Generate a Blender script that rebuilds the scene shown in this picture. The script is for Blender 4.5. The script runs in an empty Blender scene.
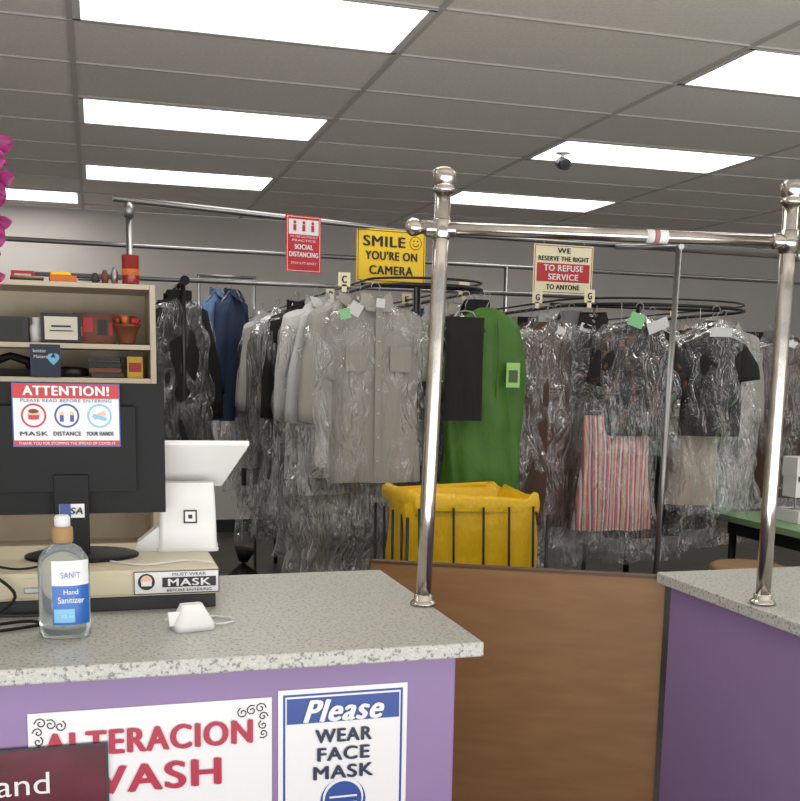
import bpy, math, random
from mathutils import Vector, Matrix, noise
random.seed(7)
sc = bpy.context.scene
sc.view_settings.view_transform = 'Standard'
PI = math.pi

# ---------------------------------------------------------------- materials
def lin(c):
    if isinstance(c, str):
        c = [int(c[i:i+2], 16)/255 for i in (0, 2, 4)]
    return tuple((x/12.92 if x <= .04045 else ((x+.055)/1.055)**2.4) for x in c)+(1,)

def mat(name, col, rough=.5, metal=0, emit=0, noise_amt=0, nscale=20, bump=0, bscale=40, spec=.5, stretch=None, alpha=1, trans=0, sheen=0):
    m = bpy.data.materials.new(name); m.use_nodes = True
    nt = m.node_tree; b = nt.nodes['Principled BSDF']
    c = lin(col)
    b.inputs['Base Color'].default_value = c
    b.inputs['Roughness'].default_value = rough
    b.inputs['Metallic'].default_value = metal
    b.inputs['Specular IOR Level'].default_value = spec
    b.inputs['Alpha'].default_value = alpha
    b.inputs['Transmission Weight'].default_value = trans
    if emit:
        b.inputs['Emission Color'].default_value = c
        b.inputs['Emission Strength'].default_value = emit
    tc = nt.nodes.new('ShaderNodeTexCoord'); mp = nt.nodes.new('ShaderNodeMapping')
    nt.links.new(tc.outputs['Object'], mp.inputs['Vector'])
    if stretch: mp.inputs['Scale'].default_value = stretch
    if noise_amt:
        n = nt.nodes.new('ShaderNodeTexNoise'); n.inputs['Scale'].default_value = nscale; n.inputs['Detail'].default_value = 5
        nt.links.new(mp.outputs[0], n.inputs['Vector'])
        r = nt.nodes.new('ShaderNodeValToRGB')
        r.color_ramp.elements[0].position = .3; r.color_ramp.elements[1].position = .7
        r.color_ramp.elements[0].color = tuple(x*(1-noise_amt) for x in c[:3])+(1,)
        r.color_ramp.elements[1].color = tuple(min(1, x*(1+noise_amt)) for x in c[:3])+(1,)
        nt.links.new(n.outputs['Fac'], r.inputs[0]); nt.links.new(r.outputs[0], b.inputs['Base Color'])
    if bump:
        n2 = nt.nodes.new('ShaderNodeTexNoise'); n2.inputs['Scale'].default_value = bscale; n2.inputs['Detail'].default_value = 4
        nt.links.new(mp.outputs[0], n2.inputs['Vector'])
        bp = nt.nodes.new('ShaderNodeBump'); bp.inputs['Strength'].default_value = bump; bp.inputs['Distance'].default_value = .02
        nt.links.new(n2.outputs['Fac'], bp.inputs['Height']); nt.links.new(bp.outputs[0], b.inputs['Normal'])
    return m

def ramp_mat(name, stops, tex='noise', scale=30, rough=.5, coords='Object', stretch=None, interp='CONSTANT', detail=3, axis=0, bump=0):
    m = bpy.data.materials.new(name); m.use_nodes = True
    nt = m.node_tree; b = nt.nodes['Principled BSDF']; b.inputs['Roughness'].default_value = rough
    tc = nt.nodes.new('ShaderNodeTexCoord'); mp = nt.nodes.new('ShaderNodeMapping')
    nt.links.new(tc.outputs[coords], mp.inputs['Vector'])
    if stretch: mp.inputs['Scale'].default_value = stretch
    r = nt.nodes.new('ShaderNodeValToRGB'); r.color_ramp.interpolation = interp
    while len(r.color_ramp.elements) < len(stops): r.color_ramp.elements.new(.5)
    for i, (p, c) in enumerate(stops):
        r.color_ramp.elements[i].position = p; r.color_ramp.elements[i].color = lin(c)
    if tex == 'noise':
        n = nt.nodes.new('ShaderNodeTexNoise'); n.inputs['Scale'].default_value = scale; n.inputs['Detail'].default_value = detail
        nt.links.new(mp.outputs[0], n.inputs['Vector']); out = n.outputs['Fac']
    elif tex == 'wave':
        n = nt.nodes.new('ShaderNodeTexWave'); n.wave_profile = 'SAW'; n.inputs['Scale'].default_value = scale; n.inputs['Distortion'].default_value = .4
        nt.links.new(mp.outputs[0], n.inputs['Vector']); out = n.outputs['Fac']
    nt.links.new(out, r.inputs[0]); nt.links.new(r.outputs[0], b.inputs['Base Color'])
    if bump:
        bp = nt.nodes.new('ShaderNodeBump'); bp.inputs['Strength'].default_value = bump; bp.inputs['Distance'].default_value = .005
        nt.links.new(out, bp.inputs['Height']); nt.links.new(bp.outputs[0], b.inputs['Normal'])
    return m

def plastic(name, milk, gloss, gmax=.32, dist=.08):
    m = bpy.data.materials.new(name); m.use_nodes = True
    nt = m.node_tree; out = nt.nodes['Material Output']; nt.nodes.remove(nt.nodes['Principled BSDF'])
    tc = nt.nodes.new('ShaderNodeTexCoord'); mp = nt.nodes.new('ShaderNodeMapping'); mp.inputs['Scale'].default_value = (10, 10, 3.6)
    mp.inputs['Rotation'].default_value = (.1, .3, 0)
    nt.links.new(tc.outputs['Object'], mp.inputs['Vector'])
    n = nt.nodes.new('ShaderNodeTexNoise'); n.inputs['Scale'].default_value = 1.4; n.inputs['Detail'].default_value = 2.8; n.inputs['Distortion'].default_value = .8
    nt.links.new(mp.outputs[0], n.inputs['Vector'])
    s = nt.nodes.new('ShaderNodeMath'); s.operation = 'SUBTRACT'; s.inputs[1].default_value = .5
    a = nt.nodes.new('ShaderNodeMath'); a.operation = 'ABSOLUTE'
    nt.links.new(n.outputs['Fac'], s.inputs[0]); nt.links.new(s.outputs[0], a.inputs[0])
    bp = nt.nodes.new('ShaderNodeBump'); bp.inputs['Strength'].default_value = 1; bp.inputs['Distance'].default_value = dist
    nt.links.new(a.outputs[0], bp.inputs['Height'])
    gl = nt.nodes.new('ShaderNodeBsdfGlossy'); gl.inputs['Roughness'].default_value = .15; gl.inputs['Color'].default_value = (.97, .98, 1, 1)
    nt.links.new(bp.outputs[0], gl.inputs['Normal'])
    df = nt.nodes.new('ShaderNodeBsdfDiffuse'); df.inputs['Color'].default_value = (.8, .82, .85, 1)
    tr = nt.nodes.new('ShaderNodeBsdfTransparent')
    m1 = nt.nodes.new('ShaderNodeMixShader'); m1.inputs[0].default_value = milk
    nt.links.new(tr.outputs[0], m1.inputs[1]); nt.links.new(df.outputs[0], m1.inputs[2])
    fr = nt.nodes.new('ShaderNodeFresnel'); fr.inputs['IOR'].default_value = 1.45; nt.links.new(bp.outputs[0], fr.inputs['Normal'])
    mr = nt.nodes.new('ShaderNodeMapRange'); mr.inputs['From Min'].default_value = .04; mr.inputs['From Max'].default_value = .8
    mr.inputs['To Min'].default_value = gloss; mr.inputs['To Max'].default_value = gmax
    nt.links.new(fr.outputs[0], mr.inputs['Value'])
    m2 = nt.nodes.new('ShaderNodeMixShader'); nt.links.new(mr.outputs[0], m2.inputs[0])
    nt.links.new(m1.outputs[0], m2.inputs[1]); nt.links.new(gl.outputs[0], m2.inputs[2])
    nt.links.new(m2.outputs[0], out.inputs['Surface'])
    return m

M = {}
M['tile1'] = mat('ceiling_tile_a', 'e6e1d9', .9, noise_amt=.06, nscale=60)
M['tile2'] = mat('ceiling_tile_b', 'e0dbd3', .9, noise_amt=.06, nscale=60)
M['tile3'] = mat('ceiling_tile_c', 'eae5de', .9, noise_amt=.06, nscale=60)
M['tbar'] = mat('ceiling_tbar', 'c0bcb6', .6)
M['lens'] = mat('light_lens', 'fffbf5', .4, emit=5.0)
M['lightframe'] = mat('light_frame', 'd8d8d4', .4)
M['wall'] = mat('wall_paint', 'd8d4d0', .85, noise_amt=.04, nscale=2)
M['floor'] = mat('floor_vinyl', '474441', .4, noise_amt=.25, nscale=6)
M['purple'] = mat('purple_paint', '87709a', .5, noise_amt=.05, nscale=3, bump=.03)
M['granite'] = ramp_mat('granite_laminate', [(0, '74746f'), (.36, '969691'), (.42, 'afafa8'), (.55, 'bbbbb4'), (.63, 'a2a49f'), (.7, 'cdcdc7')], scale=170, rough=.35, detail=2)
M['wood'] = ramp_mat('gate_wood', [(0, '7d5730'), (.4, '876037'), (.6, '8e673d'), (1, '987145')], scale=6, rough=.5, stretch=(1, 1, 5), interp='LINEAR', detail=8)
M['woodedge'] = mat('gate_edge', '55381e', .5)
M['chrome'] = mat('chrome', 'bcb6ae', .2, metal=1, noise_amt=.2, nscale=25)
M['steel'] = mat('galvanized_steel', 'a0a0a0', .35, metal=1)
M['black'] = mat('black_plastic', '0b0b0d', .55, spec=.3)
M['blackm'] = mat('black_metal', '1c1c1e', .35, metal=.4)
M['beige'] = mat('beige_laminate', 'c9bca6', .5, noise_amt=.04)
M['drawer'] = mat('cream_metal', 'cbc1a6', .4)
M['darkgrey'] = mat('dark_grey', '2e2e30', .5)
M['white'] = mat('white_gloss', 'e8e8e8', .25)
M['paper'] = mat('white_paper', 'dedee0', .25)
M['matte_white'] = mat('white_matte', 'd6d6d6', .6)
M['red'] = mat('sign_red', 'b81e27', .35)
M['magentared'] = mat('letter_red', 'a82842', .35)
M['blue'] = mat('sign_blue', '28478f', .35)
M['navy'] = mat('sign_navy', '1d2740', .4)
M['ltblue'] = mat('light_blue', '79b8e0', .4)
M['inkblack'] = mat('ink_black', '141417', .4)
M['yellow'] = mat('sign_yellow', 'f0c818', .35)
M['cream'] = mat('sign_cream', 'eadfbd', .35)
M['maroon'] = mat('poster_maroon', '5a2632', .25, noise_amt=.35, nscale=9)
M['green_tbl'] = mat('table_green', '7c9c74', .4)
M['yel_cloth'] = mat('yellow_vinyl', 'e3b80f', .38, bump=.9, bscale=9, stretch=(1.6, 1.6, .7))
M['orange'] = mat('orange', 'cc6a22', .5)
M['brown'] = mat('brown', '6e3c22', .5)
M['candle'] = mat('red_candle_glass', '8e1c16', .15)
M['cardboard'] = mat('cardboard', '9a7a55', .8, noise_amt=.1)
M['gold'] = mat('gold_frame', '8a6a30', .35, metal=.5)
M['petal'] = mat('orchid_petal', '86165a', .5, noise_amt=.5, nscale=90)
M['petal2'] = mat('orchid_lip', '4c0a38', .5)
M['stem'] = mat('stem_green', '3f5a24', .5)
M['bag'] = plastic('garment_bag_plastic', .05, .06, .55)
M['bag2'] = plastic('garment_bag_plastic_light', .02, .045, .38, .06)
M['greenbag'] = mat('green_bag_cloth', '3f6d1c', .6, noise_amt=.08, nscale=12, bump=1, bscale=6, stretch=(2, 2, 1))
M['greenpatch'] = mat('green_patch', '8fc06a', .3)
M['greentag'] = mat('green_tag', '8fcf92', .5)
def cloth(n, c, **k): return mat(n, c, .85, bump=.7, bscale=7, stretch=(3, 3, .8), **k)
M['c_grey'] = cloth('cloth_grey', '98958f', noise_amt=.05, nscale=150)
M['c_mid'] = cloth('cloth_midgrey', '6c6c70')
M['c_white'] = cloth('cloth_white', 'bfbfbf')
M['c_cream'] = cloth('cloth_cream', 'aaa294')
M['c_black'] = cloth('cloth_black', '141416')
M['c_dark'] = cloth('cloth_dark', '2c2c31')
M['c_blue'] = cloth('cloth_blue', '5c7aa2')
M['c_navy'] = cloth('cloth_navy', '2c3a58')
M['c_tan'] = cloth('cloth_tan', '4a362c')
M['c_pink'] = cloth('cloth_pink', 'a06a6a')
M['c_floral'] = ramp_mat('cloth_floral', [(0, '0e0c0c'), (.56, '3c241a'), (.62, '6e4a34'), (.65, '141010')], scale=20, rough=.8)
M['c_stripe'] = ramp_mat('cloth_stripe', [(0, 'c87a76'), (.16, 'd0c8c4'), (.28, 'a84e66'), (.4, 'ccA884'), (.52, 'b8b4b4'), (.66, 'c86c62'), (.8, 'd0ccc8'), (.9, '806070')], tex='wave', scale=5.2, rough=.8)
M['gel'] = mat('sanitizer_gel', 'd6dfe0', .08, trans=.85)
M['label'] = mat('label_blue', '1f5fae', .3)
M['skin'] = mat('icon_skin', 'e0b59a', .5)
M['glass_pic'] = mat('certificate', 'd7d2c4', .15)

# ---------------------------------------------------------------- mesh builder
class MB:
    def __init__(s): s.v = []; s.f = []; s.mi = []; s.sm = []; s.mats = []
    def m(s, k):
        mt = M[k]
        if mt not in s.mats: s.mats.append(mt)
        return s.mats.index(mt)
    def face(s, idx, mi, sm=True): s.f.append(idx); s.mi.append(mi); s.sm.append(sm)
    def loft(s, rings, k, closed=True, cap0=False, cap1=False, smooth=True):
        mi = s.m(k); base = len(s.v); n = len(rings[0])
        for r in rings: s.v.extend([tuple(p) for p in r])
        for i in range(len(rings)-1):
            for j in range(n if closed else n-1):
                a = base+i*n+j; b = base+i*n+(j+1) % n
                s.face((a, b, b+n, a+n), mi, smooth)
        if cap0: s.face(tuple(base+j for j in range(n))[::-1], mi, False)
        if cap1: s.face(tuple(base+(len(rings)-1)*n+j for j in range(n)), mi, False)
    def tube(s, pts, r, k, n=10, cap=True):
        pts = [Vector(p) for p in pts]; rings = []; prev = None
        for i, p in enumerate(pts):
            t = (pts[min(i+1, len(pts)-1)]-pts[max(i-1, 0)]).normalized()
            if prev is None:
                up = Vector((0, 0, 1)) if abs(t.z) < .9 else Vector((1, 0, 0))
                a = t.cross(up).normalized()
            else:
                a = (prev-t*prev.dot(t)).normalized()
            prev = a; b = t.cross(a)
            rr = r[i] if isinstance(r, (list, tuple)) else r
            rings.append([p+a*rr*math.cos(2*PI*j/n)+b*rr*math.sin(2*PI*j/n) for j in range(n)])
        s.loft(rings, k, cap0=cap, cap1=cap)
    def box(s, c, d, k, rz=0, rx=0, ry=0):
        mi = s.m(k); base = len(s.v)
        R = Matrix.Rotation(rz, 3, 'Z') @ Matrix.Rotation(ry, 3, 'Y') @ Matrix.Rotation(rx, 3, 'X')
        for sx in (-1, 1):
            for sy in (-1, 1):
                for sz in (-1, 1):
                    s.v.append(tuple(Vector(c)+R @ Vector((sx*d[0]/2, sy*d[1]/2, sz*d[2]/2))))
        for q in ((0, 1, 3, 2), (4, 6, 7, 5), (0, 4, 5, 1), (2, 3, 7, 6), (0, 2, 6, 4), (1, 5, 7, 3)):
            s.face(tuple(base+i for i in q), mi, False)
    def lathe(s, prof, c, k, n=24, sx=1, sy=1, smooth=True):
        rings = [[(c[0]+r*sx*math.cos(2*PI*j/n), c[1]+r*sy*math.sin(2*PI*j/n), c[2]+z) for j in range(n)] for r, z in prof]
        s.loft(rings, k, cap0=True, cap1=True, smooth=smooth)
    def disc(s, c, r, k, n=28, ry=None):
        mi = s.m(k); base = len(s.v); ry = ry or r
        for j in range(n): s.v.append((c[0]+r*math.cos(2*PI*j/n), c[1]+ry*math.sin(2*PI*j/n), c[2]))
        s.face(tuple(range(base, base+n)), mi, False)
    def mesh(s, name):
        me = bpy.data.meshes.new(name); me.from_pydata(s.v, [], s.f)
        for mt in s.mats: me.materials.append(mt)
        for p, mi, sm in zip(me.polygons, s.mi, s.sm): p.material_index = mi; p.use_smooth = sm
        me.update(); return me
    def build(s, name, loc=(0, 0, 0), rot=(0, 0, 0), parent=None, bevel=0):
        o = bpy.data.objects.new(name, s.mesh(name)); sc.collection.objects.link(o)
        o.location = loc; o.rotation_euler = rot
        if parent: o.parent = parent
        if bevel:
            b = o.modifiers.new('bevel', 'BEVEL'); b.width = bevel; b.segments = 3; b.limit_method = 'ANGLE'; b.angle_limit = .9
        return o

def empty(name, loc=(0, 0, 0), rot=(0, 0, 0)):
    o = bpy.data.objects.new(name, None); sc.collection.objects.link(o); o.location = loc; o.rotation_euler = rot
    o.empty_display_size = .05
    return o

FITS = []
def text(body, c, w, h, k, parent, z=.0015, bold=.012, shear=0, name='lettering'):
    heavy = bold > .015
    cu = bpy.data.curves.new(name, 'FONT'); cu.body = body; cu.size = 1; cu.align_x = 'CENTER'; cu.shear = shear
    cu.space_character = 1.12 if heavy else 1.0
    cu.fill_mode = 'FRONT'; cu.materials.append(M[k])
    o = bpy.data.objects.new(name, cu); sc.collection.objects.link(o); o.parent = parent
    FITS.append((o, c, w, h, z))
    if heavy and h > .007:   # overprinted strokes make the lettering heavy like the printed signs
        for i, (dx, dy) in enumerate(((-.06, 0), (.06, 0), (-.03, .025), (.03, -.025))):
            o2 = bpy.data.objects.new(name, cu); sc.collection.objects.link(o2); o2.parent = parent
            FITS.append((o2, (c[0]+dx*h, c[1]+dy*h), w, h, z+.00003*(i+1)))
    return o

def rr(cx, cy, hx, hy, z, rad, n=5):
    pts = []
    for q, (sx, sy) in enumerate(((1, 1), (-1, 1), (-1, -1), (1, -1))):
        for i in range(n):
            a = q*PI/2+i/(n-1)*PI/2
            pts.append((cx+sx*(hx-rad)+rad*math.cos(a), cy+sy*(hy-rad)+rad*math.sin(a), z))
    return pts

# ---------------------------------------------------------------- room
CH = 2.88
X0, X1, Y0, Y1 = -2.72, 7.6, -1.3, 9.8
def wallbox(name, c, d, k='wall'):
    b = MB(); b.box((0, 0, 0), d, k); return b.build(name, loc=c)
wallbox('floor', ((X0+X1)/2, (Y0+Y1)/2, -.05), (X1-X0+.2, Y1-Y0+.2, .1), 'floor')
wallbox('wall_back', ((X0+X1)/2, Y1+.05, CH/2), (X1-X0+.2, .1, CH))
wallbox('wall_left', (X0-.05, (Y0+Y1)/2, CH/2), (.1, Y1-Y0, CH))
wallbox('wall_right', (X1+.05, (Y0+Y1)/2, CH/2), (.1, Y1-Y0, CH))
wallbox('baseboard_back', ((X0+X1)/2, Y1-.008, .06), (X1-X0, .015, .12), 'darkgrey')
b = MB()
b.box((0, 0, .25), (X1-X0+.2, .1, .5), 'wall'); b.box((0, 0, 2.68), (X1-X0+.2, .1, .4), 'wall')
b.build('wall_front', loc=((X0+X1)/2, Y0-.05, 0))
b = MB()
for i in range(7): b.box((X0+i*(X1-X0)/6, 0, 1.49), (.06, .06, 1.98), 'steel')
b.build('window_1', loc=(0, Y0-.05, 0))

TW, TD, GX = 1.36, .61, -.055
gy0 = 8.275
lights = []
for gx in (0, 2.72):
    for gy in (7.665, 5.835, 4.005, 2.175): lights.append((gx, gy))
lights += [(-1.36, 8.885), (-2.72, 5.835), (-2.72, 2.175), (5.44, 5.835), (5.44, 2.175)]
lset = {(round(a/TW), round((b_-gy0)/TD)) for a, b_ in lights}
b = MB(); g = MB()
for i in range(-2, 6):
    for j in range(-16, 3):
        if (i, j) in lset: continue
        x, y = i*TW+GX, gy0+j*TD
        xa, xb, ya, yb = max(x, X0), min(x+TW, X1), max(y, Y0), min(y+TD, Y1)
        if xb <= xa or yb <= ya: continue
        b.box(((xa+xb)/2, (ya+yb)/2, CH+.012), (xb-xa, yb-ya, .02), random.choice(['tile1', 'tile2', 'tile3']))
b.build('ceiling')
for i in range(-1, 6):
    x = i*TW+GX; g.box((x, (Y0+Y1)/2, CH), (.026, Y1-Y0, .008), 'tbar')
for j in range(-15, 4):
    y = gy0+j*TD
    if Y0 < y < Y1: g.box(((X0+X1)/2, y, CH-.001), (X1-X0, .016, .008), 'tbar')
g.build('trim_1')
b = MB(); b.box(((X0+X1)/2, (Y0+Y1)/2, CH+.13), (X1-X0+.2, Y1-Y0+.2, .02), 'tile1'); b.build('ceiling_deck')
for (x, y) in lights:
    b = MB(); cx, cy = TW/2, TD/2; gx = max(x+GX, X0)
    b.box((cx, cy, .012), (TW-.07, TD-.06, .008), 'lens')
    b.box((cx, .0225, .008), (TW-.02, .020, .02), 'lightframe'); b.box((cx, TD-.0225, .008), (TW-.02, .020, .02), 'lightframe')
    b.box((.025, cy, .008), (.03, TD-.03, .02), 'lightframe'); b.box((TW-.025, cy, .008), (.03, TD-.03, .02), 'lightframe')
    b.box((cx, cy, .035), (TW-.04, TD-.04, .02), 'lightframe')
    b.build('fluorescent_light', loc=(gx, y, CH-.004))

# ---------------------------------------------------------------- counters
b = MB()
b.box((-.7, 1.875, 1.0575), (2.605, .65, .025), 'granite')
b.box((-.7, 1.595, .5225), (2.53, .03, 1.045), 'purple')
b.box((.549, 1.88, .5225), (.032, .55, 1.045), 'purple')
b.box((-.7, 1.9, .5), (2.4, .5, .03), 'beige')
b.build('service_counter', bevel=.003)
b = MB()
b.box((2.2, 1.40, 1.0575), (1.98, 1.31, .025), 'granite')
b.box((1.245, 1.40, .5225), (.03, 1.25, 1.045), 'purple')
b.box((2.2, .79, .5225), (1.9, .03, 1.045), 'purple')
b.box((2.2, 2.02, .5225), (1.9, .03, 1.045), 'purple')
b.build('side_counter', bevel=.003)
pa, pb = Vector((1.245, 2.075)), Vector((.635, 2.40))
L = (pb-pa).length; ang = math.atan2(pa.y-pb.y, pa.x-pb.x)
b = MB(); b.box((0, 0, .6), (L, .02, .9), 'wood'); b.box((0, 0, 1.053), (L, .023, .007), 'woodedge')
b.box((L/2-.02, 0.0, .075), (.04, .02, .15), 'woodedge'); b.box((-L/2+.02, 0.0, .075), (.04, .02, .15), 'woodedge')
b.build('swing_gate', loc=((pa.x+pb.x)/2, (pa.y+pb.y)/2, 0), rot=(0, 0, ang))

def post(b, base, top):
    bx, by = base; tx, ty = top; z0, z1 = 1.071, 1.865
    P = lambda t: (bx+(tx-bx)*t, by+(ty-by)*t, z0+(z1-z0)*t)
    b.tube([P(0), P(.25), P(.5), P(.75), P(.965)], .0142, 'chrome', n=20)
    b.lathe([(.025, 0), (.025, .004), (.022, .007), (.018, .010), (.0178, .018), (.015, .020)], (bx, by, z0), 'chrome')
    b.lathe([(.0155, -.034), (.019, -.032), (.019, -.026), (.0165, -.024), (.0165, -.02), (.020, -.017), (.0205, 0), (.019, .006), (.010, .010)], (tx, ty, z1-.008), 'chrome')
b = MB()
post(b, (.588, 1.838), (.609, 1.834)); post(b, (1.243, 1.71), (1.243, 1.71))
ra, rb = Vector((.556, 1.842, 1.762)), Vector((1.243, 1.71, 1.757))
b.tube([ra, rb], .0115, 'chrome', n=18)
dr = (rb-ra).normalized()
b.tube([ra-dr*.014, ra-dr*.010, ra-dr*.004, ra+dr*.004, ra+dr*.010, ra+dr*.014], [.006, .012, .016, .016, .013, .0118], 'chrome', n=18)
pl = Vector((.606, 1.835, 1.76))
b.tube([pl-Vector((0, 0, .018)), pl-Vector((0, 0, .015)), pl+Vector((0, 0, .015)), pl+Vector((0, 0, .018))], [.0145, .0170, .0170, .0145], 'chrome', n=18)
b.tube([pl-dr*.030, pl-dr*.027, pl+dr*.024, pl+dr*.027], [.0120, .0140, .0140, .0120], 'chrome', n=18)
pr = Vector((1.243, 1.71, 1.757))
b.tube([pr-dr*.032, pr-dr*.028, pr], [.0120, .0145, .0145], 'chrome', n=18)
b.tube([pr-Vector((0, 0, .02)), pr+Vector((0, 0, .02))], .0175, 'chrome', n=18)
q = ra.lerp(rb, .64)
b.tube([q-dr*.02, q+dr*.02], .0119, 'matte_white', n=18); b.tube([q-dr*.006, q+dr*.004], .0121, 'c_pink', n=18)
b.build('chrome_counter_railing')

# ---------------------------------------------------------------- signs
def signroot(name, w, h, loc, k, yaw=0, tilt=0, th=.002, bevel=0):
    b = MB(); b.box((0, 0, -th/2), (w, h, th), k)
    return b, (name, loc, (PI/2+tilt, 0, yaw))
def rect(b, x, y, w, h, k, z=.0006): b.box((x, y, z/2+.0001), (w, h, z), k)
def frame(b, w, h, t, k, inset=0, z=.0006):
    w -= 2*inset; h -= 2*inset
    rect(b, 0, h/2-t/2, w, t, k, z); rect(b, 0, -h/2+t/2, w, t, k, z)
    rect(b, -w/2+t/2, 0, t, h-2*t, k, z); rect(b, w/2-t/2, 0, t, h-2*t, k, z)

b, a = signroot('face_mask_sign', .214, .28, (.374, 1.5775, .862), 'paper')
w, h = .214, .28; top = h/2
frame(b, w, h, .0035, 'blue', inset=.008)
rect(b, 0, top-.036, .186, .042, 'blue', .0008)
b.disc((0, top-.192, .001), .038, 'blue'); b.disc((0, top-.187, .0016), .034, 'paper'); b.disc((0, top-.19, .0022), .031, 'blue')
rect(b, 0, top-.205, .05, .004, 'paper', .0026); rect(b, 0, top-.185, .046, .003, 'paper', .0026); rect(b, 0, top-.196, .046, .002, 'paper', .0026)
o = b.build(*a)
text('Please', (0, top-.037), .13, .036, 'paper', o, shear=.35, bold=.02)
text('WEAR', (0, top-.080), .092, .022, 'navy', o, bold=.03)
text('FACE', (0, top-.111), .085, .022, 'navy', o, bold=.03)
text('MASK', (0, top-.142), .098, .022, 'navy', o, bold=.03)
text('THANK YOU', (0, -top+.025), .12, .014, 'blue', o, bold=.02)

b, a = signroot('alterations_poster', .365, .285, (.0745, 1.5775, .850), 'paper')
w, h = .365, .285; top = h/2
for sx in (-1, 1):
    for i in range(3):
        cx, cy = sx*(w/2-.018-.014*i), top-.016-.003*i
        pts = [(cx+sx*(.009-.0007*k_)*math.cos(k_*.8+i), cy+(.009-.0007*k_)*math.sin(k_*.8+i), .001) for k_ in range(11)]
        b.tube(pts, .0009, 'inkblack', n=5)
        cx, cy = sx*(w/2-.014), top-.03-.014*i
        pts = [(cx+sx*(.008-.0007*k_)*math.cos(k_*.8+2*i), cy+(.008-.0007*k_)*math.sin(k_*.8+2*i), .001) for k_ in range(11)]
        b.tube(pts, .0009, 'inkblack', n=5)
o = b.build(*a)
text('ALTERACION', (-.005, top-.052), .31, .038, 'magentared', o, bold=.035)
text('WASH', (-.01, top-.113), .22, .043, 'magentared', o, bold=.035)
text('& FOLD', (.0, top-.19), .26, .047, 'magentared', o, bold=.035)

b, a = signroot('maroon_poster', .27, .30, (-.129, 1.571, .792), 'maroon', th=.004)
frame(b, .27, .30, .004, 'darkgrey', z=.0008)
o = b.build(*a)
text('and', (.012, .095), .075, .034, 'matte_white', o, bold=.0)
text('Fold', (.012, .045), .085, .036, 'matte_white', o, bold=.0)
# ---------------------------------------------------------------- cash drawer, monitor, tablet
b = MB()
b.box((0, 0, .0125), (.435, .30, .025), 'darkgrey'); b.box((0, 0, .050), (.445, .31, .048), 'drawer')
b.box((0, -.156, .048), (.43, .003, .036), 'drawer'); b.box((-.09, -.159, .045), (.05, .004, .01), 'steel')
cd = b.build('cash_drawer', loc=(-.012, 2.05, 1.0705), bevel=.003)
b, a = signroot('mask_sticker', .152, .042, (.135, 1.8895, 1.1215), 'paper', th=.001)
frame(b, .152, .042, .0015, 'inkblack'); rect(b, .022, .0, .096, .018, 'inkblack', .0008)
b.disc((-.054, .002, .001), .015, 'inkblack'); b.disc((-.054, .004, .0016), .010, 'skin'); rect(b, -.054, -.001, .018, .009, 'paper', .0022)
o = b.build(*a)
text('MASK', (.022, 0), .075, .013, 'paper', o, bold=.03)
text('MUST WEAR', (.022, .0145), .06, .0055, 'inkblack', o, bold=.0)
text('BEFORE ENTERING', (.022, -.0145), .08, .005, 'inkblack', o, bold=.0)

b = MB()
b.box((-.052, 2.055, 1.352), (.358, .022, .246), 'black'); b.box((-.052, 2.037, 1.352), (.25, .02, .16), 'black')
b.box((-.046, 2.03, 1.225), (.062, .018, .16), 'black')
b.lathe([(.105, 0), (.105, .006), (.09, .010), (.03, .014)], (-.03, 2.055, 1.1445), 'black', sy=.72)
b.box((-.052, 2.0665, 1.352), (.345, .002, .235), 'darkgrey')
mon = b.build('computer_monitor', bevel=.004)
b, a = signroot('payment_card_sticker', .045, .026, (-.046, 2.0195, 1.238), 'paper', th=.001)
rect(b, -.012, 0, .02, .026, 'blue'); o = b.build(*a); text('SA', (.008, 0), .022, .012, 'navy', o, bold=.02, shear=.2)

b, a = signroot('attention_sign', .19, .117, (-.050, 2.025, 1.4155), 'paper', th=.0015)
w, h = .19, .117
rect(b, 0, h/2-.015, w-.004, .026, 'red'); rect(b, 0, -h/2+.007, w-.004, .01, 'red'); frame(b, w, h, .002, 'blue')
for i, (cx, kk) in enumerate(((-.058, 'red'), (0, 'blue'), (.058, 'ltblue'))):
    b.disc((cx, -.001, .001), .022, kk); b.disc((cx, -.001, .0014), .0185, 'paper')
b.disc((-.058, .001, .002), .011, 'skin'); rect(b, -.058, -.004, .018, .008, 'red', .0026); b.disc((-.058, .007, .0024), .009, 'brown', ry=.004)
for cx in (-.009, .009):
    b.disc((cx, .003, .002), .004, 'skin'); rect(b, cx, -.006, .007, .012, 'blue', .0022)
b.box((.058, 0, .002), (.024, .008, .001), 'skin', rz=.5); b.box((.058, -.004, .0025), (.026, .007, .001), 'ltblue', rz=-.3)
o = b.build(*a)
text('ATTENTION!', (0, h/2-.014), .15, .017, 'paper', o, bold=.03)
text('PLEASE READ BEFORE ENTERING', (0, h/2-.032), .16, .006, 'blue', o, bold=.02)
for cx, t in ((-.058, 'MASK'), (0, 'DISTANCE'), (.058, 'YOUR HANDS')): text(t, (cx, -.034), .048, .0075, 'navy', o, bold=.03)
text('THANK YOU FOR STOPPING THE SPREAD OF COVID-19', (0, -h/2+.007), .17, .005, 'paper', o, bold=.01)

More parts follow.
